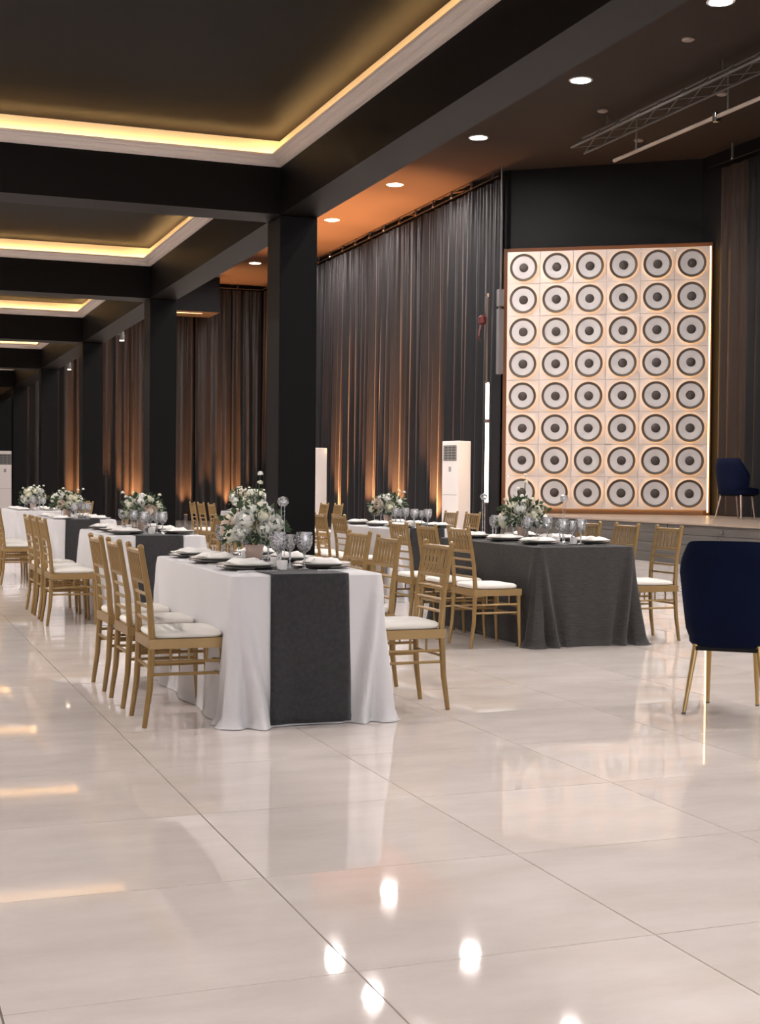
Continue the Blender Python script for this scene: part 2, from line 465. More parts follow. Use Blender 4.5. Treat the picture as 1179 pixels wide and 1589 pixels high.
# ------------------------------------------------------------------ curtains
def curtain(p0, p1, z0, z1, label, material, seed, fold=0.06, group='black curtains'):
    rnd = random.Random(seed)
    p0, p1 = Vector(p0), Vector(p1)
    L = (p1 - p0).length
    t = (p1 - p0) / L
    nrm = Vector((-t.y, t.x))          # left of the run direction: towards the room
    nu = max(12, int(L / 0.028)); nv = 14
    # irregular fold phase
    ph = [0.0]
    wl = []
    while sum(wl) < L + .5: wl.append(rnd.uniform(.18, .48))
    amps = [rnd.uniform(.45, 1.1) for _ in wl]
    cum = [0]
    for x in wl: cum.append(cum[-1] + x)
    def off(s, v):
        k = 0
        while cum[k + 1] < s: k += 1
        f = (s - cum[k]) / wl[k]
        base = (0.5 - 0.5 * math.cos(2 * PI * f)) ** 0.8 * amps[k] * fold * (0.55 + 0.75 * (1 - v) )
        fine = 0.014 * math.sin(2 * PI * s / .085 + 1.3 * math.sin(s * 5)) * (v ** 2)
        sway = 0.02 * math.sin(s * 2.1 + v * 2.0 + seed)
        return base * 1.5 + fine + sway * (1 - v)
    def fn(i, j):
        s = L * i / (nu - 1); v = j / (nv - 1)
        o = off(s, v)
        side = .018 * math.sin(s * 9 + seed) * (1 - v)
        p = p0 + t * (s + side * (0 if i in (0, nu - 1) else 1)) + nrm * (o + .02)
        return (p.x, p.y, z0 + (z1 - z0) * v)
    o = MB().grid(fn, nu, nv).build('curtain', material, smooth=True, fix=False)
    for pl in o.data.polygons: pl.use_smooth = True
    return tag(o, label, 'curtain', group)

# right wall, running away from the stage
edges = [25.05, 27.6, 30.2, 33.0, 36.0, 39.2, 42.75]
rn = ['beside the stage wall', 'second along from the stage', 'third along from the stage', 'fourth along from the stage',
      'fifth along from the stage', 'in the far corner']
for k in range(6):
    curtain((11.98, edges[k]), (11.98, edges[k + 1] - .03), .015, 7.36,
            'tall black pleated curtain on right wall, ' + rn[k], 'curtain', 20 + k, .105, 'curtains on the right wall')
ex = [4.3, 5.4, 6.7, 8.2, 9.7, 10.9, 11.9]
en = ['leftmost one', 'second from left', 'third from left', 'fourth from left', 'fifth from left', 'rightmost one']
for k in range(6):
    curtain((ex[k + 1] - .03, 42.85), (ex[k], 42.85), .015, 7.36,
            'dark brown floor-length curtain on the far end wall, ' + en[k], 'curtain_brown', 40 + k, .10, 'curtains on the end wall')
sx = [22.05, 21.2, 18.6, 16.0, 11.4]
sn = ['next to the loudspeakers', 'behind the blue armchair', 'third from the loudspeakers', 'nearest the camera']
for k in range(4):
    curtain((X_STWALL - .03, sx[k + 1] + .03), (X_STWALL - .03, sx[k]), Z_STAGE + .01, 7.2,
            ('glow-tinted' if k == 0 else 'black') + ' curtain along the side of the stage, ' + sn[k], 'curtain_glow' if k == 0 else 'curtain_black', 60 + k, .05 if k == 0 else .09, 'stage side curtains')

def rail(p0, p1, z, label):
    p0, p1 = Vector((*p0, z)), Vector((*p1, z))
    t = thing('curtain_rail', label, 'curtain rail', p0, 0)
    d = p1 - p0
    MB().tube([(0, 0, 0), d], .018, 8).build('rod', 'black_paint', t)
    n = int(d.length / 1.1)
    for k in range(n + 1):
        q = d * ((k + .3) / (n + 1))
        MB().box((q.x, q.y, H_HALL - z - (H_HALL - z) / 2), (.03, .03, H_HALL - z)).build('bracket', 'grey_metal', t)
        MB().tube([(q.x - .03, q.y - .03, -.005), (q.x + .03, q.y + .03, -.005)], .024, 8).build('ring', 'steel', t)
rail((11.85, 25.0), (11.85, 42.7), 7.41, 'black curtain rail under the orange ceiling along the right wall')
rail((4.3, 42.7), (11.8, 42.7), 7.41, 'curtain rail across the far end wall')
rail((14.95, 11.4), (14.95, 22.3), 7.25, 'curtain rail high above the side of the stage')

# ------------------------------------------------------------------ ceiling downlights
trim_me = MB().lathe([(.145, 0), (.185, 0), (.185, -.012), (.150, -.018), (.145, -.014)], 28, closed=True).mesh('trim_ring', 'lamp_trim', True)
lens_me = MB().lathe([(.0001, -.010), (.145, -.010), (.145, -.004), (.0001, -.004)], 28).mesh('lens', 'lamp_white', True)
clens_me = lens_me.copy(); clens_me.materials[0] = MATS['fill_lamp']
ROWS = [(10.45, [3.5, 7.4, 11.4, 15.36, 19.12, 22.96, 27.2, 31.4, 35.0, 38.4]),
        (8.05, [3.5, 7.4, 11.4, 15.36, 19.5, 21.66, 23.72, 27.8, 32.0, 36.0]),
        (6.35, [3.5, 7.4, 11.4, 15.36, 19.8, 23.9, 28.0, 32.0])]
VISN = {15.36: 'cut by the top edge of the photo', 19.12: 'largest fully visible one', 22.96: 'second from top right',
        27.2: 'third from top right', 31.4: 'right of the nearest pillar', 38.4: 'left of the nearest pillar'}
for r, (x, ys) in enumerate(ROWS):
    for k, y in enumerate(ys):
        if r == 0 and y in VISN: lb = 'round white ceiling downlight, ' + VISN[y]
        else: lb = 'round ceiling downlight hidden above the long black beam'
        t = thing('downlight', lb, 'ceiling light', (x, y, H_HALL), 0, 'ceiling downlights' if 'hidden' not in lb else 'hidden ceiling downlights')
        link('trim_ring', trim_me, t)
        link('lens', lens_me, t)

LOW = [(-1.6, .9), (1.6, .9), (-1.6, -3.4), (1.6, -3.4)]  # unseen fill lamps, added to brighten floor and cloths of the low hall
LOW += [(x, y) for x in (-2.2, -.7) for y in (7.2, 10.2, 14.0, 16.8, 20.2, 23.0, 26.5, 29.2, 33.0)]
for k, (x, y) in enumerate(LOW):
    t = thing('downlight', 'added fill downlight in the coffers outside the view', 'ceiling light', (x, y, ZC), 0, 'added coffer fill lights')
    link('trim_ring', trim_me, t)
    link('lens', clens_me, t)
for k, (x, y) in enumerate([(12.92, 18.92), (13.25, 22.01), (11.64, 20.52), (10.9, 16.81)]):
    tag(MB().lathe([(.09, 0), (.09, -.02), (.06, -.035), (.0, -.035)], 16).build('ceiling_sensor', 'sensor', loc=(x, y, H_HALL)),
        'small pale round ceiling fitting ' + ['between truss and pipe near the frame edge', 'just above the pale pipe', 'left of the ladder truss end', 'alone near the top right corner'][k],
        'ceiling fitting', 'ceiling fittings')
for k, (y) in enumerate([22.84, 29.21]):
    t = thing('spotlight', 'tiny lit spotlight under the beam edge, ' + ['between second and third pillars', 'beyond the third pillar'][k], 'spotlight',
              (BX1 + .06, y, 3.62), 0, 'small beam spotlights')
    MB().lathe([(.03, .08), (.045, .0), (.045, -.08), (.038, -.08)], 14).build('housing', 'grey_metal', t, True)
    MB().lathe([(.0001, -.085), (.038, -.085), (.038, -.079), (.0001, -.079)], 14).build('lens', 'small_spot', t, True)
    MB().box((-.04, 0, .02), (.05, .02, .02)).build('bracket', 'grey_metal', t)

# ------------------------------------------------------------------ truss and pipe over the stage edge
t = thing('lighting_truss', 'grey three-chord ladder truss hung below the dark ceiling', 'truss', (11.68, 11.2, 7.2))
LT = 10.45
ch = [(-.02, -.02), (.20, .17), (.24, -.10)]
for (x, z) in ch:
    MB().tube([(x, 0, z), (x, LT, z)], .022, 8).build('chord', 'truss', t)
nb = 16
for k in range(nb + 1):
    y = LT * k / nb
    a, b = ch[0], ch[1]
    MB().tube([(a[0], y, a[1]), (b[0], y - .0, b[1])], .012, 6).build('rung', 'truss', t)
    if k < nb:
        MB().tube([(ch[1][0], y, ch[1][1]), (ch[2][0], y + LT / nb, ch[2][1])], .010, 6).build('brace', 'truss', t)
        MB().tube([(ch[2][0], y, ch[2][1]), (ch[0][0], y + LT / nb, ch[0][1])], .010, 6).build('brace', 'truss', t)
for y in (2.0, 6.2, 9.6):
    MB().tube([(.2, y, .17), (.2, y, .35)], .012, 6).build('hanger', 'grey_metal', t)
t = thing('ceiling_pipe', 'pale straight pipe hung below the ceiling over the stage edge', 'pipe', (12.47, 11.2, 7.0))
MB().tube([(0, 0, 0), (0, 10.35, 0)], .033, 10).build('tube', 'pipe_metal', t, True)
for y in (3.0, 6.9, 9.6):
    MB().tube([(0, y, .02), (0, y, .55)], .014, 6).build('hanger', 'grey_metal', t)
MB().box((0, 7.2, -.01), (.10, .09, .14)).build('clamp', 'steel', t, bevel=.01)

# ------------------------------------------------------------------ loudspeaker wall
PX0, PY0, PZ0, PHI, PH, PV = 12.033, 24.225, 5.4466, -0.59047, 0.64254, 0.62746
tx, ty = math.cos(PHI), math.sin(PHI)
nx, ny = math.sin(PHI), -math.cos(PHI)
def pp(i, j, o=0.0): return (PX0 + tx * PH * i + nx * o, PY0 + ty * PH * i + ny * o, PZ0 - PV * j)
cab_me = MB().box((0, .0, 0), (PH - .003, .06, PV - .003)).mesh('panel', 'speaker_panel', bevel=.003)
R0 = .270
rim_me = MB().lathe([(R0 - .05, -.070), (R0 - .006, -.080), (R0, -.070), (R0 - .004, -.056), (R0 - .05, -.056)], 40, axis='Y', closed=True).mesh('rim', 'speaker_rim', True)
cone_me = MB().lathe([(R0 - .048, -.066), (R0 - .075, -.068), (.095, -.036), (.0001, -.034)], 40, axis='Y', caps=False).mesh('cone', 'speaker_cone', True)
cap_me = MB().lathe([(.088, -.034), (.084, -.046), (.066, -.060), (.036, -.068), (.0001, -.071)], 28, axis='Y', caps=False).mesh('dust_cap', 'speaker_cap', True)
stand_me = MB().lathe([(.150, -.030), (.150, -.036), (.215, -.056), (.225, -.056), (.225, -.050), (.16, -.030)], 24, axis='Y', closed=True).mesh('basket', 'speaker_cap', True)
ring_me = MB().lathe([(.238, -.052), (.252, -.052), (.252, -.044), (.238, -.044)], 40, axis='Y', closed=True).mesh('light_ring', 'ring_led', True)
rows = ['top', 'second', 'third', 'fourth', 'fifth', 'sixth', 'seventh', 'bottom']
cols6 = ['first', 'second', 'third', 'fourth', 'fifth', 'last']
for j in range(8):
    for i in range(6):
        t = thing('loudspeaker', 'pale square loudspeaker with grey cone, %s from the left in the %s row' % (cols6[i], rows[j]),
                  'speaker', pp(i, j), PHI, 'loudspeakers of the backlit wall')
        link('panel', cab_me, t)
        link('basket', stand_me, t)
        rm = link('rim', rim_me, t)
        link('light_ring', ring_me, t)
        link('cone', cone_me, t)
        link('dust_cap', cap_me, t)
cb = pp(2.5, 3.5, -.085)
t = thing('speaker_frame', 'dark frame with warm light strips carrying the loudspeaker wall', 'frame', (cb[0], cb[1], Z_STAGE), PHI)
W6, H8 = 6 * PH, 8 * PV
zt = PZ0 + PV / 2 - Z_STAGE
MB().bb(-W6 / 2 + .06, W6 / 2 - .06, .0, .05, 0, zt - .05).build('backing', 'post_brown', t)
MB().bb(-W6 / 2 - .10, W6 / 2 + .06, .06, .09, 0, zt + .10).build('glow_board', 'glow_board_brown', t)  # added board that catches the orange glow along the panel edges
MB().bb(-W6 / 2 + .02, W6 / 2 - .02, .0, .03, zt - .045, zt - .03).build('light_strip', 'panel_led', t)
MB().bb(-W6 / 2 + .035, -W6 / 2 + .05, .0, .02, .1, zt - .05).build('light_strip', 'panel_led', t)
MB().bb(W6 / 2 + .008, W6 / 2 + .034, -.12, -.05, .06, zt + .0).build('light_strip', 'edge_led', t)
MB().bb(W6 / 2 + .012, W6 / 2 + .030, -.045, -.03, .06, zt - .05).build('light_strip', 'panel_led', t)
MB().bb(-W6 / 2 + .1, W6 / 2 - .05, -.03, -.01, .125, .14).build('light_strip', 'panel_led', t)

# ------------------------------------------------------------------ uplights at the curtains
def uplight(x, y, aim, aim2, label, power):
    t = thing('uplight', label, 'uplight', (x, y, 0), 0, 'orange floor uplights')
    MB().lathe([(.085, 0), (.085, .02), (.06, .03), (.06, .16), (.07, .18), (.07, .19), (.055, .185)], 16).build('housing', 'grey_metal', t, True)
    MB().lathe([(.0001, .186), (.055, .186), (.055, .190), (.0001, .190)], 16).build('lens', 'uplight_lens', t, True)
    for (tgt, pw, sz) in ((aim, power * .24, 74), (aim2, power, 44)):
        ld = bpy.data.lights.new('uplight_beam', 'SPOT')
        ld.energy = pw
        ld.color = (1.0, .40, .14)
        ld.spot_size = math.radians(sz)
        ld.spot_blend = 1.0
        ld.shadow_soft_size = .05
        lo = bpy.data.objects.new('uplight_beam', ld)
        col.objects.link(lo)
        lo.parent = t
        lo.location = (0, 0, .23)
        d = Vector(tgt) - Vector((x, y, .23))
        lo.rotation_euler = d.to_track_quat('-Z', 'Y').to_euler()
for k, y in enumerate([34.6, 32.1, 30.4, 28.0]):
    uplight(11.64, y, (11.70, y, 7.0), (10.25, y, 7.0), 'small floor uplight at the right wall curtain, ' + ['first', 'second', 'third', 'fourth'][k] + ' from the pillar', L_UP)
for k, (x, pw) in enumerate([(10.79, 1.0), (9.36, .5), (7.73, 1.0), (6.05, 1.0)]):
    uplight(x, 42.50, (x, 42.56, 7.0), (x, 41.3, 7.0), 'small floor uplight at the end wall curtain, ' + ['first', 'second', 'third', 'fourth'][k] + ' from right', L_UP * pw * .45)

# ------------------------------------------------------------------ air conditioners
def aircon(loc, rz, label, h=2.07, wd=.50, dp=.34):
    t = thing('air_conditioner', label, 'air conditioner', loc, rz, 'standing air conditioners')
    MB().bb(-wd / 2, wd / 2, -dp / 2, dp / 2, .05, h).build('body', 'ac_white', t, bevel=.018)
    MB().bb(-wd / 2 + .02, wd / 2 - .02, -dp / 2 + .02, dp / 2 - .02, 0, .05).build('plinth', 'ac_line', t)
    g = MB().bb(-wd / 2 + .05, wd / 2 - .05, -dp / 2 - .006, -dp / 2, h - .40, h - .09).build('outlet', 'vent_dark', t)
    for k in range(6):
        z = h - .38 + k * .053
        MB().bb(-wd / 2 + .05, wd / 2 - .05, -dp / 2 - .014, -dp / 2 - .004, z, z + .012).build('louver', 'ac_line', g)
    for k in range(4):
        x = -wd / 2 + .08 + k * .113
        MB().bb(x, x + .008, -dp / 2 - .012, -dp / 2 - .004, h - .40, h - .09).build('louver', 'ac_line', g)
    MB().bb(-.035, .035, -dp / 2 - .005, -dp / 2, h - .62, h - .52).build('display', 'ac_line', t)
    MB().bb(-wd / 2 + .03, wd / 2 - .03, -dp / 2 - .003, -dp / 2, h - 1.09, h - 1.08).build('seam', 'ac_line', t)
aircon((11.12, 25.35, 0), -1.28, 'white standing air conditioner left of the loudspeaker wall')
aircon((10.35, 32.25, 0), -1.28, 'white standing air conditioner half hidden by the nearest pillar')
aircon((3.72, 41.3, 0), 0, 'white standing air conditioner at the far left end')

# ------------------------------------------------------------------ tube lamp post beside the stage
t = thing('tube_lamp', 'slim dark post with two upright white light tubes beside the curtain', 'lamp', (11.42, 24.55, 0))
MB().tube([(0, .05, 0), (0, .05, 4.90)], .022, 8).build('post', 'post_brown', t)
MB().lathe([(.14, 0), (.14, .02), (.03, .03), (.03, .05)], 16).build('base', 'post_brown', t, loc=(0, .05, 0))
MB().tube([(0, 0, 2.49), (0, 0, 3.20)], .036, 12).build('light_tube', 'tube_led', t, True)
MB().tube([(0, 0, .85), (0, 0, 2.41)], .036, 12).build('light_tube', 'tube_led', t, True)
for z in (.84, 2.45, 3.21):
    MB().box((0, .02, z), (.07, .09, .06)).build('socket', 'post_brown', t, bevel=.008)
MB().lathe([(.0, .05), (.03, .03), (.03, -.03), (.0, -.05)], 12).build('finial', 'steel', t, True, loc=(0, .05, 4.93))
t = thing('red_hook', 'small red hanging tackle fixed to the dark post', 'hook', (11.30, 24.56, 4.42))
t.scale = (.75, .75, .9)
MB().lathe([(.05, .12), (.11, .07), (.11, -.05), (.05, -.10)], 14).build('drum', 'red_paint', t, True)
MB().tube([(-.03, 0, -.08), (-.09, -.02, -.22), (-.11, -.02, -.33)], .028, 8).build('arm', 'red_paint', t, True)
MB().tube([(-.11, -.02, -.33), (-.08, -.02, -.42), (-.05, -.02, -.46)], [.03, .022, .012], 8).build('hook', 'red_paint', t, True)
t = thing('column_speaker', 'narrow grey column loudspeaker hung between curtain and loudspeaker wall', 'speaker', (11.62, 24.42, 3.37))
MB().bb(-.055, .055, -.06, .06, 0, 1.28).build('body', 'grey_metal', t, bevel=.01)
MB().bb(-.055, .055, -.06, .06, 1.33, 1.66).build('upper_body', 'grey_metal', t, bevel=.01)
MB().box((.0, 0, 1.305), (.05, .05, .06)).build('joint', 'vent_dark', t)
MB().tube([(0, 0, 1.64), (0, .0, 4.17)], .012, 6).build('hanger', 'vent_dark', t)

# ------------------------------------------------------------------ gold chairs
def chair_proto():
    t = bpy.data.objects.new('gold_chair', None)
    t.empty_display_size = .1
    col.objects.link(t)
    G = 'gold_paint'
    SZ = .415
    for s in (-1, 1):
        pts = [(-.215, s * .188, 0), (-.190, s * .184, .18), (-.178, s * .180, SZ), (-.190, s * .178, .60), (-.235, s * .176, .868)]
        MB().tube(pts, [.0125, .0155, .0175, .0155, .0145], 8).build('leg', G, t, True)
        MB().lathe([(.0145, 0), (.017, .006), (.012, .016), (.0, .02)], 8).build('finial', G, t, True, loc=(-.2355, s * .176, .865))
        MB().tube([(.182, s * .190, 0), (.172, s * .188, .2), (.166, s * .186, SZ)], [.0115, .0145, .017], 8).build('leg', G, t, True)
    fr = MB()
    fr.bb(-.195, .185, -.205, -.170, SZ - .035, SZ + .012).bb(-.195, .185, .170, .205, SZ - .035, SZ + .012)
    fr.bb(.150, .185, -.17, .17, SZ - .035, SZ + .012).bb(-.195, -.160, -.17, .17, SZ - .035, SZ + .012)
    fr.build('seat_frame', G, t)
    def cush(i, j):
        nu, nv = 28, 8
        a = 2 * PI * i / nu
        prof = [(0.0, 0), (.86, 0.0), (.97, .004), (1.0, .014), (.985, .026), (.92, .035), (.6, .042), (.0001, .044)]
        r, z = prof[j]
        ca, sa = math.cos(a), math.sin(a)
        e = .30
        x = math.copysign(abs(ca) ** e, ca) * .180 * r
        y = math.copysign(abs(sa) ** e, sa) * .192 * r
        return (x - .003, y, SZ + .012 + z)
    MB().grid(cush, 28, 8, True).build('cushion', 'cushion', t, True)
    def bx(z):
        if z < .60: return -.178 - (.012) * (z - SZ) / (.60 - SZ)
        return -.190 - .045 * (z - .60) / .268
    for z, nm, r in [(.848, 'crest_rail', .013), (.700, 'back_rail', .011)]:
        MB().tube([(bx(z), -.176, z), (bx(z) - .008, 0, z), (bx(z), .176, z)], r, 8).build(nm, G, t, True)
    for z in (.640, .578, .515):
        MB().tube([(bx(z), -.176, z), (bx(z) - .006, 0, z), (bx(z), .176, z)], .0085, 6).build('rung', G, t, True)
    spm = MB().tube([(bx(.705) - .005, 0, .705), (bx(.74) - .005, 0, .735), (bx(.774) - .006, 0, .774), (bx(.81) - .006, 0, .813), (bx(.845) - .006, 0, .845)],
                    [.0075, .0095, .0075, .0095, .0075], 6).mesh('spindle', G, True)
    for k in range(6):
        link('spindle', spm, t, (0, -.126 + k * .0504, 0))
    for s in (-1, 1):
        for z in (.315, .255):
            x0 = -.184
            MB().tube([(x0, s * .182, z), (.170, s * .188, z)], .0085, 6).build('stretcher', G, t, True)
    for z in (.300, .240):
        MB().tube([(.171, -.188, z), (.171, .188, z)], .0085, 6).build('stretcher', G, t, True)
    MB().tube([(-.184, -.182, .285), (-.184, .182, .285)], .0085, 6).build('stretcher', G, t, True)
    for s in (-1, 1):
        for x in (-.09, 0, .09):
            MB().tube([(x, s * .186, .315), (x, s * .187, SZ - .035)], .006, 6).build('strut', G, t, True)
    return t
chair0 = chair_proto()
chair_used = [False]
def place_chair(x, y, rz, label, group):
    c = chair0 if not chair_used[0] else copy_tree(chair0)
    chair_used[0] = True
    c.location = (x, y, 0)
    c.rotation_euler = (0, 0, rz)
    tag(c, label, 'chair', group)
    return c

# ------------------------------------------------------------------ tables
ZT = 0.735
def tablecloth(x0, x1, y0, y1, material, label, seed, flare=.05, corner=.12, runner=None):
    """cloth to the floor: rounded rectangle perimeter dropped with folds; returns offset function of the near face"""
    rnd = random.Random(seed)
    cx, cy, hx, hy = (x0 + x1) / 2, (y0 + y1) / 2, (x1 - x0) / 2, (y1 - y0) / 2
    rc = .035
    per = []
    def arc(px, py, a0):
        for k in range(7):
            a = a0 + (PI / 2) * k / 6
            per.append((px + rc * math.cos(a), py + rc * math.sin(a), math.cos(a), math.sin(a), 1.0))
    def seg(ax, ay, bx_, by_, nxx, nyy, n):
        for k in range(1, n):
            f = k / n
            per.append((ax + (bx_ - ax) * f, ay + (by_ - ay) * f, nxx, nyy, 0.0))
    n1, n2 = int(2 * hy / .02), int(2 * hx / .012)
    arc(hx - rc, hy - rc, 0)
    seg(hx - rc, hy, -hx + rc, hy, 0, 1, n2)
    arc(-hx + rc, hy - rc, PI / 2)
    seg(-hx, hy - rc, -hx, -hy + rc, -1, 0, n1)
    arc(-hx + rc, -hy + rc, PI)
    seg(-hx + rc, -hy, hx - rc, -hy, 0, -1, n2)
    arc(hx - rc, -hy + rc, 1.5 * PI)
    seg(hx, -hy + rc, hx, hy - rc, 1, 0, n1)
    phs = [rnd.uniform(0, 6.28) for _ in range(8)]
    def off(px, py, nxx, nyy, t):
        # distance along the face from the nearest corner
        dcx, dcy = hx - abs(px), hy - abs(py)
        dc = max(dcx, dcy)
        side = 1.0
        o = flare * .45 * t ** 1.3
        o += flare * .35 * t ** 1.2 * math.sin(py * 11 + phs[0] + .6 * t) * (1 if abs(nxx) > .5 else 0)
        if abs(nyy) > .5:
            wv = min(1.0, abs(px) / .18) ** 2
            o += flare * .5 * t ** 1.2 * math.sin(px * 21 + phs[1]) * wv
        q = math.exp(-(dc / .07) ** 2)
        o += corner * q * t ** 1.1
        fw_ = 1.0 if abs(nyy) > .5 else .55
        o += fw_ * .085 * math.exp(-((dc - .03 - .105 * t) / (.026 + .012 * t)) ** 2) * t ** .9
        o -= fw_ * .035 * math.exp(-((dc - .015 - .05 * t) / (.014 + .012 * t)) ** 2) * t ** .8
        o -= fw_ * .018 * math.exp(-((dc - .05 - .15 * t) / .022) ** 2) * t
        return o
    NV = 15
    def fn(i, j):
        px, py, nxx, nyy, isc = per[i]
        if j == 0: return (px * .0, py * .0, ZT)
        if j == 1: return (px * .97, py * .985, ZT)
        if j == 2:
            return (px - nxx * .012, py - nyy * .012, ZT - .0012)
        if j == 3:
            return (px - nxx * .003, py - nyy * .003, ZT - .006)
        t = (j - 3) / (NV - 1)
        if j < NV + 2:
            o = off(px, py, nxx, nyy, t)
            z = ZT - .006 - (ZT - .010) * t
            z = max(z, .006)
            return (px + nxx * o, py + nyy * o, z)
        # puddle rows on the floor
        o = off(px, py, nxx, nyy, 1.0)
        dc = max(hx - abs(px), hy - abs(py))
        pud = .010 + .026 * math.exp(-((dc - .07) / .055) ** 2) * (1 + .5 * math.sin(px * 17 + py * 13))
        if j == NV + 2: return (px + nxx * (o + pud * .5), py + nyy * (o + pud * .5), .022 if pud > .03 else .010)
        return (px + nxx * (o + pud), py + nyy * (o + pud), .003)
    mb = MB().grid(fn, len(per), NV + 4, True)
    o = mb.build('tablecloth', material, smooth=True, loc=(cx, cy, 0))
    for pl in o.data.polygons: pl.use_smooth = True
    tag(o, label, 'tablecloth', 'tablecloths')
    return off, hx, hy, cx, cy

def table_runner(info, wd, label, seed, dx=0.0):
    off, hx, hy, cx, cy = info
    rnd = random.Random(seed)
    pts = []
    def edge(y_sign):
        pts_ = []
        N = 16
        for k in range(N + 1):
            t = k / N
            pts_.append(('e', y_sign, t))
        return pts_
    path = list(reversed(edge(-1))) + [('t', 0, k / 12) for k in range(1, 12)] + edge(1)
    nu = 15
    def fn(i, j):
        u = -1 + 2 * i / (nu - 1)
        kind, sg, t = path[j]
        px = dx + u * wd / 2
        if kind == 't':
            return (px, -hy + .02 + (2 * hy - .04) * t, ZT + .0035)
        o = off(px, sg * hy, 0, sg, t) + .006 + .006 * t * math.sin(u * 4.5 + seed) + .012 * t * t
        z = ZT + .0035 - (ZT - .004) * t
        if t < .06: o -= .004
        w2 = px + u * .012 * t
        return (w2, sg * (hy + o), max(z, .012))
    o = MB().grid(fn, nu, len(path)).build('table_runner', 'charcoal_runner', smooth=True, loc=(cx, cy, 0), fix=False)
    sol = o.modifiers.new('thick', 'SOLIDIFY'); sol.thickness = .003; sol.offset = 0
    for pl in o.data.polygons: pl.use_smooth = True
    return tag(o, label, 'table runner', 'table runners')

# ---- tableware meshes
charger_me = MB().lathe([(.0001, 0), (.105, 0), (.125, .004), (.158, .012), (.160, .015), (.124, .009), (.0001, .006)], 32).mesh('charger_plate', 'charger', True)
plate_me = MB().lathe([(.0001, 0), (.090, 0), (.104, .004), (.148, .014), (.150, .018), (.106, .010), (.0001, .007)], 32).mesh('dinner_plate', 'porcelain', True)
def napkin_mesh(seed):
    rnd = random.Random(seed)
    a, b = rnd.uniform(0, 6), rnd.uniform(0, 6)
    def fn(i, j):
        nu, nv = 16, 9
        u, v = i / (nu - 1) * 2 - 1, j / (nv - 1) * 2 - 1
        edge = min(1, 4 * min(1 - abs(u), 1 - abs(v)))
        z = .004 + .018 * edge ** .6 + .004 * math.sin(u * 7 + a) * edge + .003 * math.sin(v * 5 + b + u * 3) * edge
        return (u * .128 + .006 * math.sin(v * 3 + a), v * .080 + .005 * math.sin(u * 4 + b), z)
    mb = MB().grid(fn, 16, 9)
    return mb.mesh('napkin', 'napkin', True)
napk = [napkin_mesh(s) for s in range(4)]
gob_bowl = [(.0001, .088), (.014, .090), (.030, .104), (.040, .126), (.044, .150), (.043, .178), (.041, .192), (.0395, .192), (.041, .176), (.042, .150), (.038, .128), (.028, .107), (.012, .095), (.0001, .094)]
gob_stem = [(.0001, .0), (.034, .0), (.034, .003), (.012, .008), (.0055, .016), (.0048, .045), (.008, .056), (.0048, .064), (.006, .080), (.011, .088), (.0001, .090)]
win_bowl = [(.0001, .090), (.011, .092), (.024, .106), (.030, .128), (.032, .155), (.031, .176), (.0298, .176), (.0306, .155), (.0285, .129), (.022, .109), (.009, .097), (.0001, .096)]
gob_b = MB().lathe(gob_bowl, 16).mesh('bowl', 'crystal', False)
gob_s = MB().lathe(gob_stem, 12).mesh('stem', 'crystal', True)
win_b = MB().lathe(win_bowl, 14).mesh('bowl', 'crystal', False)
votive_me = MB().lathe([(.0001, 0), (.024, 0), (.029, .045), (.028, .048), (.025, .042), (.0001, .036)], 14).mesh('votive_cup', 'votive', True)
fork_me = MB().bb(-.095, .02, -.003, .003, 0, .003).bb(.02, .045, -.011, .011, 0, .003).bb(.045, .09, -.011, -.007, 0, .003).bb(.045, .09, -.002, .002, 0, .003).bb(.045, .09, .007, .011, 0, .003).mesh('fork', 'steel')
knife_me = MB().bb(-.10, -.01, -.006, .006, 0, .004).add([(-.01, -.003, 0), (.11, -.002, 0), (.115, .006, 0), (-.01, .009, 0), (-.01, -.003, .002), (.11, -.002, .002), (.115, .006, .002), (-.01, .009, .002)],
      [(0, 3, 2, 1), (4, 5, 6, 7), (0, 1, 5, 4), (1, 2, 6, 5), (2, 3, 7, 6), (3, 0, 4, 7)]).mesh('knife', 'steel')

# ---- flowers
def rose_mesh(seed, material, layers=((5, 1.0, 1.25, .0), (5, .88, .95, .02), (4, .70, .70, .06), (4, .50, .50, .12), (3, .28, .4, .2))):
    rnd = random.Random(seed)
    mb = MB()
    for (n, rad, tilt, zz) in layers:
        a0 = rnd.uniform(0, 6.28)
        for k in range(n):
            a = a0 + 2 * PI * k / n + rnd.uniform(-.15, .15)
            half = PI / n * 1.25
            top = tilt + rnd.uniform(-.08, .08)
            def fn(i, j):
                u, v = (i - 2) / 2, j / 4
                th = PI * .93 + (top - PI * .93) * v * (1 - .12 * u * u)
                r = rad * (1 + .05 * u * u + .10 * max(0, v - .7) / .3)
                az = a + u * half * (.45 + .55 * math.sin(PI * min(1, v * .8 + .15)))
                return (r * math.sin(th) * math.cos(az), r * math.sin(th) * math.sin(az), r * .82 * math.cos(th) + zz)
            mb.grid(fn, 5, 5)
    # core
    mb.lathe([(.0001, -.5), (.45, -.38), (.62, -.05), (.50, .28), (.0001, .46)], 10)
    me = mb.mesh('bloom', material, True, fix=False)
    for pl in me.polygons: pl.use_smooth = True
    return me
roses = [rose_mesh(1, 'petal'), rose_mesh(2, 'petal_white'), rose_mesh(3, 'petal_white'), rose_mesh(4, 'petal_blush')]
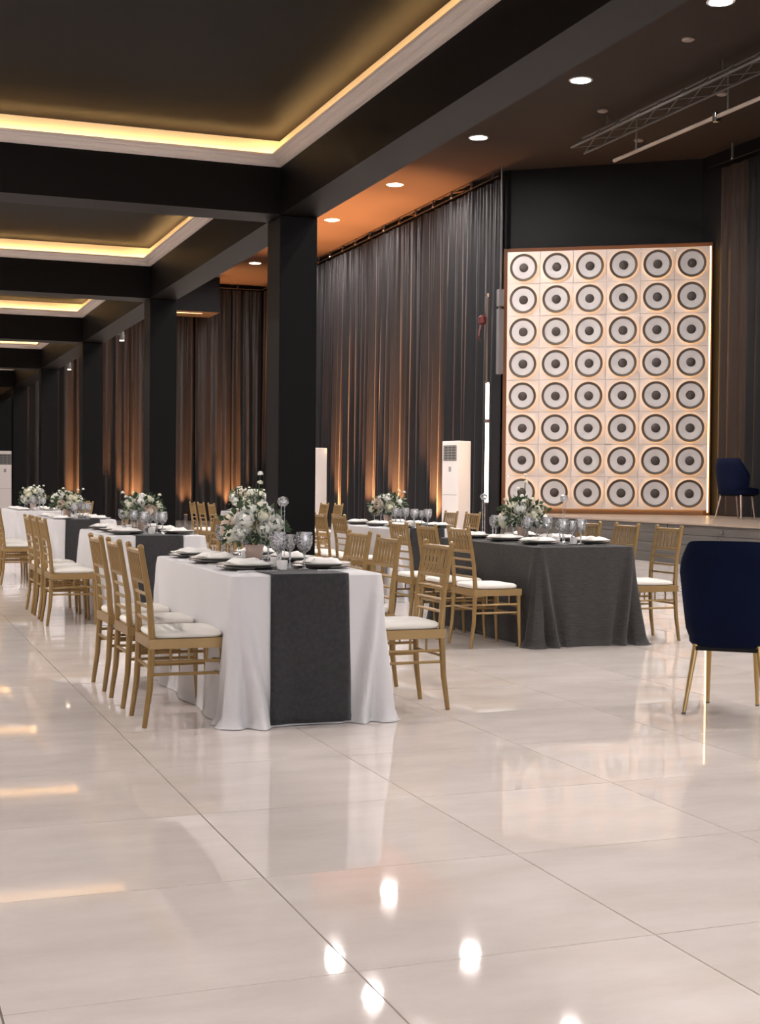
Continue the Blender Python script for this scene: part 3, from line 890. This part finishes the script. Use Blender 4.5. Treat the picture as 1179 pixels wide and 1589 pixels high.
def cluster_mesh(seed, material):
    rnd = random.Random(seed)
    mb = MB()
    for k in range(26):
        zc = rnd.uniform(-.4, 1); a = rnd.uniform(0, 6.28)
        rr = math.sqrt(max(0, 1 - zc * zc)) * .8
        c = Vector((rr * math.cos(a), rr * math.sin(a), zc * .7))
        n = c.normalized(); e1 = n.orthogonal().normalized(); e2 = n.cross(e1)
        for q in range(4):
            b = q * PI / 2 + a
            d = e1 * math.cos(b) + e2 * math.sin(b); s_ = n.cross(d)
            mb.add([c, c + d * .18 + s_ * .12 + n * .03, c + d * .32 + n * .06, c + d * .18 - s_ * .12 + n * .03], [(0, 1, 2, 3)])
    mb.lathe([(.0001, -.5), (.5, -.3), (.66, 0), (.5, .45), (.0001, .62)], 8)
    me = mb.mesh('blossom_cluster', material, True, fix=False)
    return me
clusters = [cluster_mesh(1, 'petal_white'), cluster_mesh(2, 'petal')]
def foliage_mesh(seed, rx, rz_, n=150):
    rnd = random.Random(seed)
    mb = MB()
    for k in range(n):
        a = rnd.uniform(0, 6.28); el = rnd.uniform(-.5, 1.3)
        d = Vector((math.cos(a) * math.cos(el), math.sin(a) * math.cos(el), math.sin(el)))
        q = rnd.uniform(.55, 1.12)
        c = Vector((d.x * rx * q, d.y * rx * q, d.z * rz_ * q))
        ax = (d + Vector((rnd.uniform(-.6, .6), rnd.uniform(-.6, .6), rnd.uniform(-.6, .3)))).normalized()
        sd = ax.orthogonal().normalized()
        sd = Matrix.Rotation(rnd.uniform(0, 6.28), 3, ax) @ sd
        nn = ax.cross(sd)
        L = rnd.uniform(.03, .06); W_ = L * .32
        mb.add([c, c + ax * L * .45 + sd * W_ + nn * W_ * .3, c + ax * L, c + ax * L * .45 - sd * W_ + nn * W_ * .3, c + ax * L * .45],
               [(0, 1, 4), (1, 2, 4), (2, 3, 4), (3, 0, 4)])
    for k in range(14):
        a = rnd.uniform(0, 6.28)
        e = Vector((math.cos(a) * rx * .7, math.sin(a) * rx * .7, rnd.uniform(-.2, .8) * rz_))
        mb.tube([(0, 0, -rz_ * .9), e * .5 + Vector((0, 0, -.02)), e], .0025, 4)
    return mb.mesh('foliage', 'leaf', False, fix=False)
foliage = [foliage_mesh(s, .165, .12, 260) for s in (1, 2, 3)]
def bouquet(x, y, label, seed, sc=1.0, tall=False, zc=.185):
    rnd = random.Random(seed)
    t = thing('flower_arrangement', label, 'flowers', (x, y, ZT + .005), 0, 'white flower centrepieces')
    MB().lathe([(.0001, 0), (.030, 0), (.034, .004), (.052, .105), (.050, .107), (.046, .100), (.0001, .092)], 20).build('vase', 'pot', t, True)
    f = link('foliage', foliage[seed % 3], t, (0, 0, zc), rnd.uniform(0, 6)); f.scale = (sc, sc, sc); f['kind'] = 'stuff'
    spots = []
    tries = 0
    while len(spots) < 17 and tries < 4000:
        tries += 1
        a = rnd.uniform(0, 6.28); el = rnd.uniform(-.35, 1.45)
        d = Vector((math.cos(a) * math.cos(el), math.sin(a) * math.cos(el), math.sin(el)))
        p = Vector((d.x * .145, d.y * .145, d.z * .115)) * rnd.uniform(.92, 1.12)
        if all((p - s).length > .066 for s, _ in spots): spots.append((p, d))
    for k, (p, d) in enumerate(spots):
        kind = rnd.random()
        if kind < .78:
            b = link('bloom', roses[rnd.choice([0, 0, 1, 1, 2, 3])], t); r = rnd.uniform(.042, .054)
        else:
            b = link('blossom_cluster', clusters[k % 2], t); r = rnd.uniform(.036, .046)
        b.location = p * sc + Vector((0, 0, zc))
        b.rotation_euler = d.to_track_quat('Z', 'Y').to_euler()
        b.scale = (r * sc,) * 3
    for k in range(4 + (3 if tall else 0)):
        a = rnd.uniform(0, 6.28)
        h = rnd.uniform(.16, .21) if k < 4 else .20 + .05 * (k - 3)
        rr = rnd.uniform(.12, .18) if k < 4 else .04
        p = Vector((math.cos(a) * rr, math.sin(a) * rr, h - .04)) * sc + Vector((0, 0, zc))
        s_ = link('blossom_cluster', clusters[k % 2], t, p); s_.scale = (.018 * sc,) * 3
        MB().tube([(0, 0, zc), p], .0022, 4).build('stem', 'leaf', t)
    return t
def candle_holder(x, y, label, h=.34):
    t = thing('candle_holder', label, 'candle holder', (x, y, ZT + .005), 0, 'glass candle holders')
    MB().lathe([(.0001, 0), (.032, 0), (.030, .006), (.008, .012), (.0001, .014)], 14).build('base', 'crystal', t, True)
    MB().tube([(-.009, 0, .01), (-.009, 0, h - .02)], .0028, 6).build('rod', 'crystal', t, True)
    MB().tube([(.009, 0, .01), (.009, 0, h - .02)], .0028, 6).build('rod', 'crystal', t, True)
    MB().lathe([(.0001, h - .022), (.018, h - .02), (.031, h - .004), (.031, h + .012), (.024, h + .026), (.012, h + .03), (.010, h + .012), (.0001, h + .01)], 14).build('cup', 'crystal', t)
    MB().lathe([(.0001, h + .010), (.0095, h + .010), (.0095, h + .030), (.0001, h + .032)], 10).build('candle', 'votive', t, True)

POS = ['nearest', 'middle', 'farthest']
def lay_table(short, x0, x1, y0, y1, seatsL, seatsR, level, seed, bouquets, runner=True, candles=()):
    rnd = random.Random(seed)
    cx = (x0 + x1) / 2
    z1 = ZT + .006
    for side, seats in (('left', seatsL), ('right', seatsR)):
        sg = -1 if side == 'left' else 1
        for k, y in enumerate(seats):
            if y is None: continue
            who = '%s %s seat of the %s' % (POS[k], side, short)
            px = cx + sg * ((x1 - x0) / 2 - .185) + rnd.uniform(-.01, .01)
            py = y + rnd.uniform(-.02, .02)
            z = z1
            if level >= 2:
                tag(link('charger_plate', charger_me, None, (px, py, z)), 'dark silver charger under plate at ' + who, 'plate', 'charger plates'); z += .0125
            tag(link('dinner_plate', plate_me, None, (px, py, z), rnd.uniform(0, 6)), 'white dinner plate at ' + who, 'plate', 'dinner plates'); z += .015
            tag(link('napkin', napk[rnd.randrange(4)], None, (px, py, z), rnd.uniform(-.35, .35) + PI / 2), 'folded white napkin at ' + who, 'napkin', 'napkins')
            gx, gy = px - sg * .185, py + sg * .07 * 1 + rnd.uniform(-.02, .02)
            if level >= 1:
                for nm, lbl, me, yy, xx in (('water_goblet', 'wide crystal goblet at ', gob_b, py - .10, px - sg * .145), ('wine_glass', 'narrow crystal wine glass at ', win_b, py - .015, px - sg * .175)):
                    g = thing(nm, lbl + who, 'glass', (xx + rnd.uniform(-.012, .012), yy + rnd.uniform(-.015, .015), z1), 0, 'crystal glasses')
                    link('bowl', me, g); link('stem', gob_s, g)
            if level >= 3:
                tag(link('fork', fork_me, None, (px, py - sg * .185, ZT + .0055), 0 if sg < 0 else PI), 'steel fork at ' + who, 'fork', 'forks')
                tag(link('knife', knife_me, None, (px, py + sg * .185, ZT + .0055), 0 if sg < 0 else PI), 'steel knife at ' + who, 'knife', 'knives')
    for k, (bx_, by_, sc, tall) in enumerate(bouquets):
        extra = '' if len(bouquets) == 1 else [' nearer end', ' farther end'][k]
        bouquet(bx_, by_, 'white rose centrepiece in pale pot on%s of the %s' % (extra or ' top', short), seed + k, sc, tall)
    for k, (bx_, by_) in enumerate(candles):
        candle_holder(bx_, by_, 'tall thin glass candle holder, %s on the %s' % (['nearer one', 'farther one'][k], short))
    if level >= 1:
        by = [y for y in seatsL if y is not None]
        for k in range(3):
            vx, vy = cx + rnd.uniform(-.05, .05), (y0 + y1) / 2 + (-.62, -.36, .45)[k]
            tag(link('votive_cup', votive_me, None, (vx, vy, z1)), 'small white candle cup, %s on the %s' % (['nearest', 'second', 'farthest'][k], short), 'candle', 'candle cups')

def seat_chairs(short, xl, xr, seatsL, seatsR, tw=.02, seed=0):
    rnd = random.Random(seed + 99)
    for k, y in enumerate(seatsL):
        if y is None: continue
        place_chair(xl + .215, y, rnd.uniform(-tw, tw), 'gold cream-cushioned chair, %s on left side of the %s' % (POS[k], short), 'gold banquet chairs')
    for k, s in enumerate(seatsR):
        if s is None: continue
        y, dx, da = s if hasattr(s, '__len__') else (s, 0, 0)
        place_chair(xr - .215 + dx, y, PI + da + rnd.uniform(-tw, tw), 'gold cream-cushioned chair, %s on right side of the %s' % (POS[k], short), 'gold banquet chairs')

# A1: front white table
sh = 'front white table'
L1 = [6.715, 7.325, 7.945]
inf = tablecloth(1.64, 2.42, 6.40, 8.28, 'white_cloth', 'white floor-length cloth on the front table with charcoal runner', 1, .045, .055)
table_runner(inf, .40, 'charcoal velvet runner hanging down the end of the front white table', 1)
lay_table(sh, 1.64, 2.42, 6.40, 8.28, [6.82, 7.45, 8.05], [6.84, 7.46, 8.05], 3, 11, [(1.97, 7.22, 1.0, True)], candles=[(2.09, 7.08)])
seat_chairs(sh, 1.245, 2.85, L1, [6.77, (7.62, .04, 0), (8.36, .12, .05)], seed=1)
# A2
sh = 'second left-row table'
L2 = [11.61, 12.17, 12.75]
inf = tablecloth(1.88, 2.68, 11.35, 13.2, 'white_cloth', 'white floor-length cloth on the second table in the left row', 2, .045, .055)
table_runner(inf, .40, 'charcoal runner on the second white table in the left row', 2)
lay_table(sh, 1.88, 2.68, 11.35, 13.2, [11.7, 12.27, 12.85], [11.7, 12.27, 12.85], 2, 21, [(2.32, 12.3, 1.05, False)])
seat_chairs(sh, 1.37, 3.12, L2, L2, seed=2)
# A3
sh = 'third left-row table'
L3 = [16.3, 16.95, 17.6]
inf = tablecloth(1.97, 2.77, 16.35, 18.2, 'white_cloth', 'white floor-length cloth on the third table in the left row', 3, .045, .055)
table_runner(inf, .40, 'charcoal runner on the third white table in the left row', 3)
lay_table(sh, 1.97, 2.77, 16.35, 18.2, [16.55, 17.2, 17.8], [16.55, 17.2, 17.8], 1, 31, [(2.30, 17.2, 1.1, False)])
seat_chairs(sh, 1.42, 3.15, L3, [16.6, 17.2, 17.9], seed=3)
# A4
sh = 'farthest left-row table'
inf = tablecloth(2.05, 2.85, 21.4, 23.2, 'white_cloth', 'white cloth on the farthest table in the left row', 4, .045, .055)
lay_table(sh, 2.05, 2.85, 21.4, 23.2, [21.7, 22.3, 22.9], [21.7, 22.3, 22.9], 1, 41, [(2.42, 22.0, 1.2, False)])
seat_chairs(sh, 1.55, 3.25, [None, None, None], [21.7, 22.3, 22.9], seed=4)
# B1: charcoal table
sh = 'charcoal-clothed table'
L5 = [9.17, 9.78, 10.38]
inf = tablecloth(4.56, 5.38, 8.92, 10.75, 'charcoal_cloth', 'charcoal woven floor-length cloth on the table before the stage', 5, .05, .07)
lay_table(sh, 4.56, 5.38, 8.92, 10.75, [9.25, 9.85, 10.42], [9.25, 9.85, 10.42], 3, 51, [(4.98, 10.0, 1.1, True)], candles=[(5.06, 9.45), (4.86, 10.5)])
seat_chairs(sh, 4.06, 5.83, L5, [9.2, 9.83, 10.45], seed=5)
# B2
sh = 'table behind the charcoal one'
L6 = [12.95, 13.55, 14.15]
inf = tablecloth(4.92, 5.72, 12.85, 14.75, 'white_cloth', 'white floor-length cloth on the table behind the charcoal-clothed one', 6, .045, .055)
table_runner(inf, .38, 'charcoal runner on the white table behind the charcoal-clothed one', 6)
lay_table(sh, 4.92, 5.72, 12.85, 14.75, [13.1, 13.7, 14.3], [13.1, 13.7, 14.3], 2, 61, [(5.33, 14.0, 1.15, False)])
seat_chairs(sh, 4.42, 6.38, L6, [(14.1, 0, 0), (14.72, .0, 0), None], seed=6)
# B3
sh = 'table beyond the nearest pillar'
inf = tablecloth(5.35, 6.15, 19.9, 21.7, 'white_cloth', 'white cloth on the table glimpsed between the two nearest pillars', 7, .045, .055)
lay_table(sh, 5.35, 6.15, 19.9, 21.7, [20.2, 20.8, 21.4], [20.2, 20.8, 21.4], 1, 71, [(5.65, 20.7, 1.2, False), (5.62, 21.4, 1.2, False)])
seat_chairs(sh, 4.88, 6.85, [20.3, 21.0, 21.6], [20.2, 20.9, None], seed=7)

# ------------------------------------------------------------------ blue velvet chairs
def tub_chair(name, label, loc, rz, W_=.262, zt=.905, zb=.36, arm=0.0, legm='brass_leg', leg_in=.0):
    """faces +X locally, backrest curved round the seat"""
    t = thing(name, label, 'chair', loc, rz, 'navy velvet chairs')
    nu, nv = 25, 12
    TH = .065
    def shell(o):
        def fn(i, j):
            u = -1 + 2 * i / (nu - 1); v = j / (nv - 1)
            ang = u * (1.15 + arm * .4)
            # vertical profile
            half = W_ * (.80 + .22 * v ** .8) - o
            dep = .20 + .05 * v - o
            # superellipse sweep round the back
            e = .62
            sx_ = math.copysign(abs(math.sin(ang)) ** e, math.sin(ang)) * half
            bx_ = -math.copysign(abs(math.cos(ang)) ** e, math.cos(ang)) * dep
            top = zt - ((arm * .62 * max(0, abs(u) - .45) / .55) if arm else (.13 * max(0, (abs(u) - .45) / .55) ** 3.2)) * (zt - zb) - .012 * (u * u)
            z = zb + (top - zb) * v
            edge = math.sin(min(1, (1 - v) * 6) * PI / 2)
            bot = math.sin(min(1, v * 5) * PI / 2)
            sh = (1 - edge) * TH * .5 + (1 - bot) * TH * .5
            k = -1 if o > 0 else 1
            fx = 1 - sh * k * .0
            return (bx_ + (sh if o == 0 else -sh), sx_ * (1 - (sh / .3 if o == 0 else -sh / .3)), z)
        return fn
    mb = MB()
    A = shell(0.0); B = shell(TH)
    idx = {}
    vs = [A(i, j) for i in range(nu) for j in range(nv)] + [B(i, j) for i in range(nu) for j in range(nv)]
    N = nu * nv
    fs = []
    for i in range(nu - 1):
        for j in range(nv - 1):
            fs.append((i * nv + j, i * nv + j + 1, (i + 1) * nv + j + 1, (i + 1) * nv + j))
            fs.append((N + i * nv + j, N + (i + 1) * nv + j, N + (i + 1) * nv + j + 1, N + i * nv + j + 1))
        fs.append((i * nv + nv - 1, N + i * nv + nv - 1, N + (i + 1) * nv + nv - 1, (i + 1) * nv + nv - 1))
        fs.append((i * nv, (i + 1) * nv, N + (i + 1) * nv, N + i * nv))
    for j in range(nv - 1):
        fs.append((j, N + j, N + j + 1, j + 1))
        q = (nu - 1) * nv
        fs.append((q + j, q + j + 1, N + q + j + 1, N + q + j))
    mb.add(vs, fs)
    mb.build('backrest', 'navy_velvet', t, True)
    def seat(i, j):
        n = 32
        a = 2 * PI * i / n
        prof = [(.0001, zb - .01), (.90, zb - .01), (.98, zb + .01), (1, zb + .06), (.97, zb + .10), (.85, zb + .12), (.0001, zb + .125)]
        r, z = prof[j]
        ca, sa = math.cos(a), math.sin(a)
        e = .5
        return (math.copysign(abs(ca) ** e, ca) * .235 * r + .05, math.copysign(abs(sa) ** e, sa) * (W_ - .055) * r, z)
    MB().grid(seat, 32, 7, True).build('seat', 'navy_velvet', t, True)
    for (sx_, sy_) in ((-1, -1), (-1, 1), (1, -1), (1, 1)):
        x1, y1 = sx_ * .15 + .02, sy_ * (W_ * (.60 if sx_ < 0 else .46))
        x2, y2 = sx_ * .21 + .02, sy_ * (W_ * (.80 if sx_ < 0 else .50))
        MB().tube([(x2, y2, 0), (x1, y1, zb)], [.009, .016], 10).build('leg', legm, t, True)
        MB().lathe([(.011, 0), (.011, .006), (.009, .010)], 10).build('foot', 'vent_dark', t, loc=(x2, y2, 0))
    MB().bb(-.15, .19, -W_ * .6, W_ * .6, zb - .03, zb - .008).build('seat_base', 'black_paint', t)
    return t
tub_chair('velvet_chair', 'navy velvet dining chair with gold legs, back turned, at the right edge', (4.255, 6.10, 0), math.radians(50))
tub_chair('velvet_armchair', 'navy velvet armchair standing on the stage by the curtain', (13.92, 19.80, Z_STAGE), math.radians(8), W_=.40, zt=1.04, zb=.42, arm=.7, legm='pink_leg')
